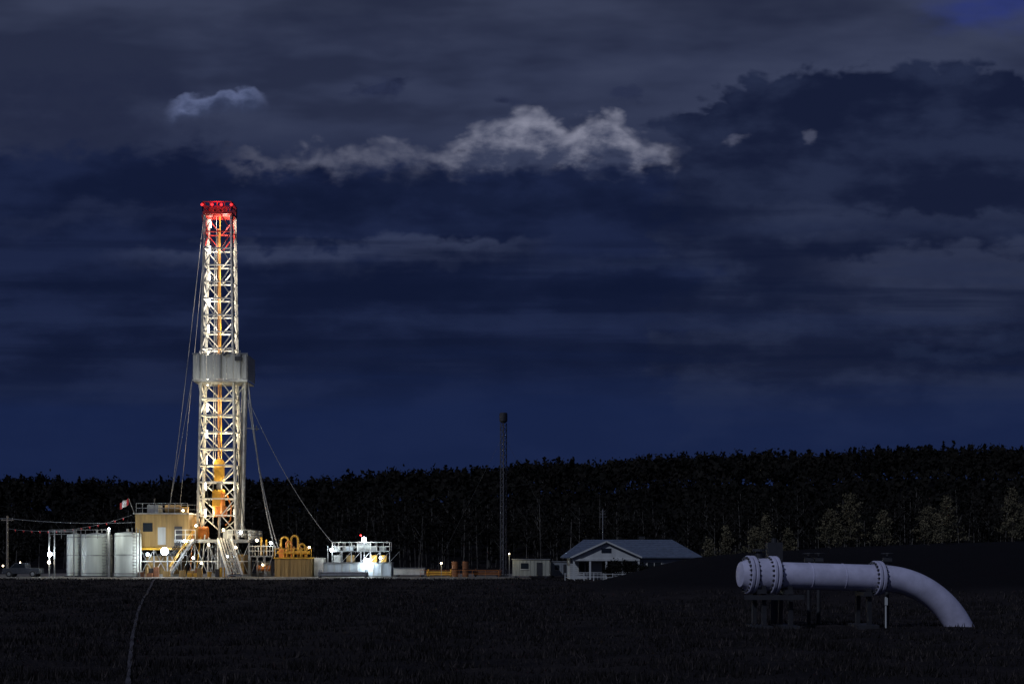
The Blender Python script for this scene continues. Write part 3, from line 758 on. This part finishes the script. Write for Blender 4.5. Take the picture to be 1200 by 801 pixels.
for s_ in (-1,1):
    e=(gx0-0.2) if s_<0 else (gx1+0.2); mb.beam((gc,gy-0.34,az_-0.06),(e,gy-0.34,ez-0.08),0.16,WALLM)
for xx in np.linspace(gx0+0.1,gx1-0.1,5): mb.box(xx-0.09,xx+0.09,gy-0.05,gy+0.13,gb,ez-0.2,WALLM)
mb.box(gx0,gx1,gy-0.1,gy+0.15,ez-0.42,ez-0.2,WALLM)
mb.box(gx0,gx1,gy,y0-0.05,gb,gb+0.25,WOOD)
mb.rail([(gx0,gy,gb+0.25),(gx1,gy,gb+0.25)],0.8,WALLM,0.35,0.05)
mb.box(gc-0.5,gc+0.5,gy-0.06,gy-0.02,2.75,3.2,GLASS)
mb.obj('porch',H)
mb=MB()
for a,b_,c_,d_ in ((6.9,8.2,0.6,1.8),(9.3,10.2,-0.05,1.95),(10.9,12.4,0.6,1.8),(14,15.4,0.65,1.75),(16.6,18.0,0.65,1.75)):
    mb.box(a,b_,y0-0.06,y0-0.03,c_,d_,GLASS)
    for e,f_ in ((a-0.09,a-0.002),(b_+0.002,b_+0.09)): mb.box(e,f_,y0-0.09,y0-0.025,c_-0.08,d_+0.08,WHITE)
    mb.box(a,b_,y0-0.09,y0-0.025,d_+0.002,d_+0.08,WHITE); mb.box(a,b_,y0-0.1,y0-0.025,c_-0.1,c_-0.002,WHITE); mb.box((a+b_)/2-0.03,(a+b_)/2+0.03,y0-0.08,y0-0.062,c_,d_,WHITE)
mb.obj('windows',H)
mb=MB(); mb.cyl((9.7,152,3.5),(9.7,152,7.4),0.05,STEEL,6)
for z,l in ((7.2,0.5),(6.9,0.7),(6.6,0.9)): mb.beam((9.7-l/2,152,z),(9.7+l/2,152,z),0.03,STEEL)
mb.obj('antenna',H)
mb=MB(); mb.box(13.6,14.2,151.8,152.4,3.6,4.5,DARK); mb.obj('chimney',H)

wf=root('white_rail_fence'); mb=MB()
a,b_=(5.2,139.5),(14.5,138.5); n=10
for k in range(n+1):
    x=a[0]+(b_[0]-a[0])*k/n; yy_=a[1]+(b_[1]-a[1])*k/n; z=gzf(x,yy_); mb.beam((x,yy_,z-0.1),(x,yy_,z+0.75),0.08,WALLM)
    if k<n:
        x2=a[0]+(b_[0]-a[0])*(k+1)/n; y2=a[1]+(b_[1]-a[1])*(k+1)/n; z2=gzf(x2,y2)
        for hh in (0.35,0.68): mb.beam((x,yy_,z+hh),(x2,y2,z2+hh),0.05,WALLM)
mb.obj('rails',wf)
def shrub(x,y,h,w):
    z=gzf(x,y); r=root('garden_shrub',(x,y,z)); mb=MB()
    C=[]
    for k in range(16):
        a=random.random()*6.28; e=Vector((math.cos(a)*w*random.uniform(.3,1),math.sin(a)*w*random.uniform(.3,1),h*random.uniform(.4,1)))
        mb.cyl((0,0,0),e,0.025,BARK2,4,0.01,caps=False); C.append(np.array(e)+rng.normal(0,0.17,(45,3)))
    mb.obj('stems',r); C=np.concatenate(C); C[:,2]=np.abs(C[:,2]); Q=quads(C,rng.uniform(0.05,0.13,len(C)),rng)
    npmesh('foliage',Q.reshape(-1,3),np.arange(4*len(Q)).reshape(-1,4),[LF1],parent=r)
for x,y,h,w_ in ((9.6,142,1.5,0.7),(10.8,142.2,1.8,0.8),(12.1,142,1.6,0.8),(13.4,142.5,1.5,0.8),(14.7,142.5,1.3,0.7)): shrub(x,y,h,w_)

# ------------------------------------------------------------ utility pole, wire, pennants, pickup
up=root('utility_pole',(-58.9,166,0)); mb=MB(); mb.cyl((0,0,-0.2),(0,0,7.1),0.15,WOOD,10,0.11); mb.beam((-0.7,0,6.6),(0.7,0,6.6),0.12,WOOD)
for dx in (-0.6,0.6): mb.cyl((dx,0,6.66),(dx,0,6.85),0.05,GREY,8)
mb.obj('pole',up)
mb=MB(); mb.path([v-Vector((-58.9,166,0)) for v in cat((-58.9,166,6.8),(-43.2,164,6.3),0.3)],0.035,WIRE,4)
mb.path([v-Vector((-58.9,166,0)) for v in cat((-90,170,7.4),(-58.9,166,6.8),0.5)],0.035,WIRE,4); mb.obj('power_line',up)
ps=root('pennant_string'); mb=MB(); pts=cat((-58.8,165.6,5.6),(-43.6,163,7.1),0.9,30); mb.path(pts,0.02,WIRE,4)
for k in range(2,30,2):
    p=pts[k]; mb.add([p+Vector((-0.12,0,0)),p+Vector((0.12,0,0)),p+Vector((0.02,0.05,-0.3))],[(0,1,2)],red)
mb.obj('pennants',ps)
pk=root('pickup_truck',(-56.0,163,0)); mb=MB(); CAR=mat('truck_paint',(0.06,0.065,0.075),0.35)
prof=[(-2.6,0.45),(-2.6,1.05),(-1.6,1.15),(-0.9,1.75),(0.55,1.78),(0.75,1.15),(2.6,1.1),(2.6,0.45)]
prof=[(x*0.8,z*0.9) for x,z in prof]
n=len(prof); vs=[(x,-0.9,z) for x,z in prof]+[(x,0.9,z) for x,z in prof]
mb.add(vs,[tuple(range(n)),tuple(range(2*n-1,n-1,-1))]+[(i,i+n,(i+1)%n+n,(i+1)%n) for i in range(n)],CAR)
mb.box(0.7,2.0,-0.7,0.7,1.0,1.05,BLACK); mb.add([(-1.05,-0.91,1.08),(-0.68,-0.91,1.5),(0.36,-0.91,1.51),(0.48,-0.91,1.08)],[(0,1,2,3)],GLASS)
for x in (-1.35,1.35):
    for yy_ in (-0.92,0.72): mb.cyl((x,yy_,0.36),(x,yy_+0.2,0.36),0.36,BLACK,18); mb.cyl((x,yy_-0.01,0.36),(x,yy_+0.02,0.36),0.2,STEEL,12)
mb.box(-2.16,-2.08,-0.85,0.85,0.42,0.6,STEEL)
mb.obj('body',pk,bevel=0.04)
mb=MB(); mb.sph((-2.0,-0.95,1.3),0.09,BULBW); mb.sph((-0.2,-0.5,1.68),0.07,BULBW); mb.obj('marker_lamps',pk)

# ------------------------------------------------------------ pipeline
pl=root('gas_pipeline'); r=0.46
L=Vector((8.02,48.4,1.84)); E=Vector((12.85,49.3,1.70)); ax=(E-L).normalized()
mb=MB()
pts=[L+ax*t_ for t_ in np.linspace(0.1,(E-L).length,10)]
body=list(pts)
dn=Vector((0,0,-1))
for a in np.linspace(0.06,math.radians(62),20):
    body.append(E+ax*(3.25*math.sin(a))+dn*(3.05*(1-math.cos(a))))
last=body[-1]; dd=(body[-1]-body[-2]).normalized(); body+= [last+dd*0.4,last+dd*1.3]
mb.tube(body,r,PIPEM,48)
mb.tube([L+ax*0.0,L+ax*0.12,L+ax*0.85,L+ax*0.98],[0.53,0.57,0.57,r],PIPEM,48)
mb.tube([L-ax*0.30,L-ax*0.27,L-ax*0.05],[0.25,0.42,0.5],PIPEM,48)
mb.obj('pipe_body',pl,smooth=True)
mb=MB()
def flange(c,rad,th=0.11):
    mb.tube([c,c+ax*0.015,c+ax*(th-0.015),c+ax*th],[rad-0.015,rad,rad,rad-0.015],PIPEM,48)
side=ax.cross(Vector((0,0,1))).normalized(); upv=side.cross(ax).normalized()
def pair(c,rad):
    flange(c,rad); flange(c+ax*0.15,rad)
    for k in range(22):
        a=2*math.pi*k/22; o=(side*math.cos(a)+upv*math.sin(a))*(rad-0.075)
        mb.cyl(c+o-ax*0.08,c+o+ax*0.34,0.022,STEEL,6); mb.cyl(c+o-ax*0.05,c+o,0.04,DARK,6); mb.cyl(c+o+ax*0.26,c+o+ax*0.31,0.04,DARK,6)
pair(L-ax*0.05,0.65); pair(L+ax*0.75,0.66); pair(E-ax*0.35,0.60)
for t_ in (2.2,3.4): 
    c=L+ax*t_; mb.tube([c,c+ax*0.03],r+0.012,PIPEM,48)
mb.obj('flanges',pl,smooth=True)
mb=MB()
for t_ in (0.4,1.35,4.2):
    c=L+ax*t_
    for s_ in (-1,1): mb.beam(c+side*0.42*s_+Vector((0,0,-0.35)),Vector((c.x,c.y,-0.1))+side*0.5*s_,0.14,DARK)
    mb.box(c.x-0.14,c.x+0.14,c.y-0.7,c.y+0.7,c.z-0.62,c.z-0.48,DARK); mb.box(c.x-0.35,c.x+0.35,c.y-0.8,c.y+0.8,-0.05,0.12,DARK)
mb.box(L.x-0.2,L.x+1.8,L.y-0.65,L.y-0.5,1.0,1.16,DARK)
mb.obj('support_cradles',pl)
mb=MB()
c=L+ax*0.4+Vector((0,0,0.5))
mb.cyl(c,c+Vector((0,0,0.35)),0.12,DARK,12); mb.cyl(c+Vector((0,0,0.3)),c+Vector((0,0,0.38)),0.22,DARK,16)
c=Vector((L.x+1.25,50.3,0))
mb.cyl(c,c+Vector((0,0,2.4)),0.14,DARK,12); mb.box(c.x-0.26,c.x+0.26,c.y-0.25,c.y+0.25,2.3,2.95,DARK); mb.cyl(c+Vector((0,0,2.95)),c+Vector((0,0,3.1)),0.1,DARK,10)
for x in (10.6,10.95,13.4):
    mb.cyl((x,50.8,0),(x,50.8,2.35),0.07,DARK,10); mb.cyl((x-0.15,50.8,2.3),(x+0.15,50.8,2.3),0.12,DARK,10)
    pts=[(x+0.2*math.cos(a),50.8+0.2*math.sin(a),2.55) for a in np.linspace(0,2*math.pi,13)]; mb.path(pts,0.03,DARK,5); mb.cyl((x,50.8,2.3),(x,50.8,2.56),0.04,DARK,6)
mb.tube([(8.8,50.8,1.7),(13.6,51.0,1.6)],0.16,DARK,24)
mb.obj('valves_and_bypass',pl)
mp_=root('marker_post',(12.75,48.5,0)); mb=MB(); mb.cyl((0,0,-0.1),(0,0,1.08),0.03,WALLM,10); mb.box(-0.05,0.05,-0.05,-0.035,0.8,1.05,WALLM); mb.obj('post',mp_)

# dim moonlight from behind-left of the viewer
sl=bpy.data.lights.new('moonlight','SUN'); sl.energy=0.85; sl.angle=math.radians(1.5); sl.color=(0.68,0.76,1.0)
so=bpy.data.objects.new('moonlight',sl); scene.collection.objects.link(so)
d=Vector((0.52,0.65,-0.62)); so.rotation_euler=d.to_track_quat('-Z','Y').to_euler()

# ------------------------------------------------------------ camera
cam=bpy.data.cameras.new('camera'); co=bpy.data.objects.new('camera',cam); scene.collection.objects.link(co)
co.location=(0,0,2.5); co.rotation_euler=(math.radians(90),0,0)
cam.lens=50; cam.sensor_width=36; cam.shift_y=0.208; cam.clip_end=6000; cam.clip_start=0.5
scene.camera=co
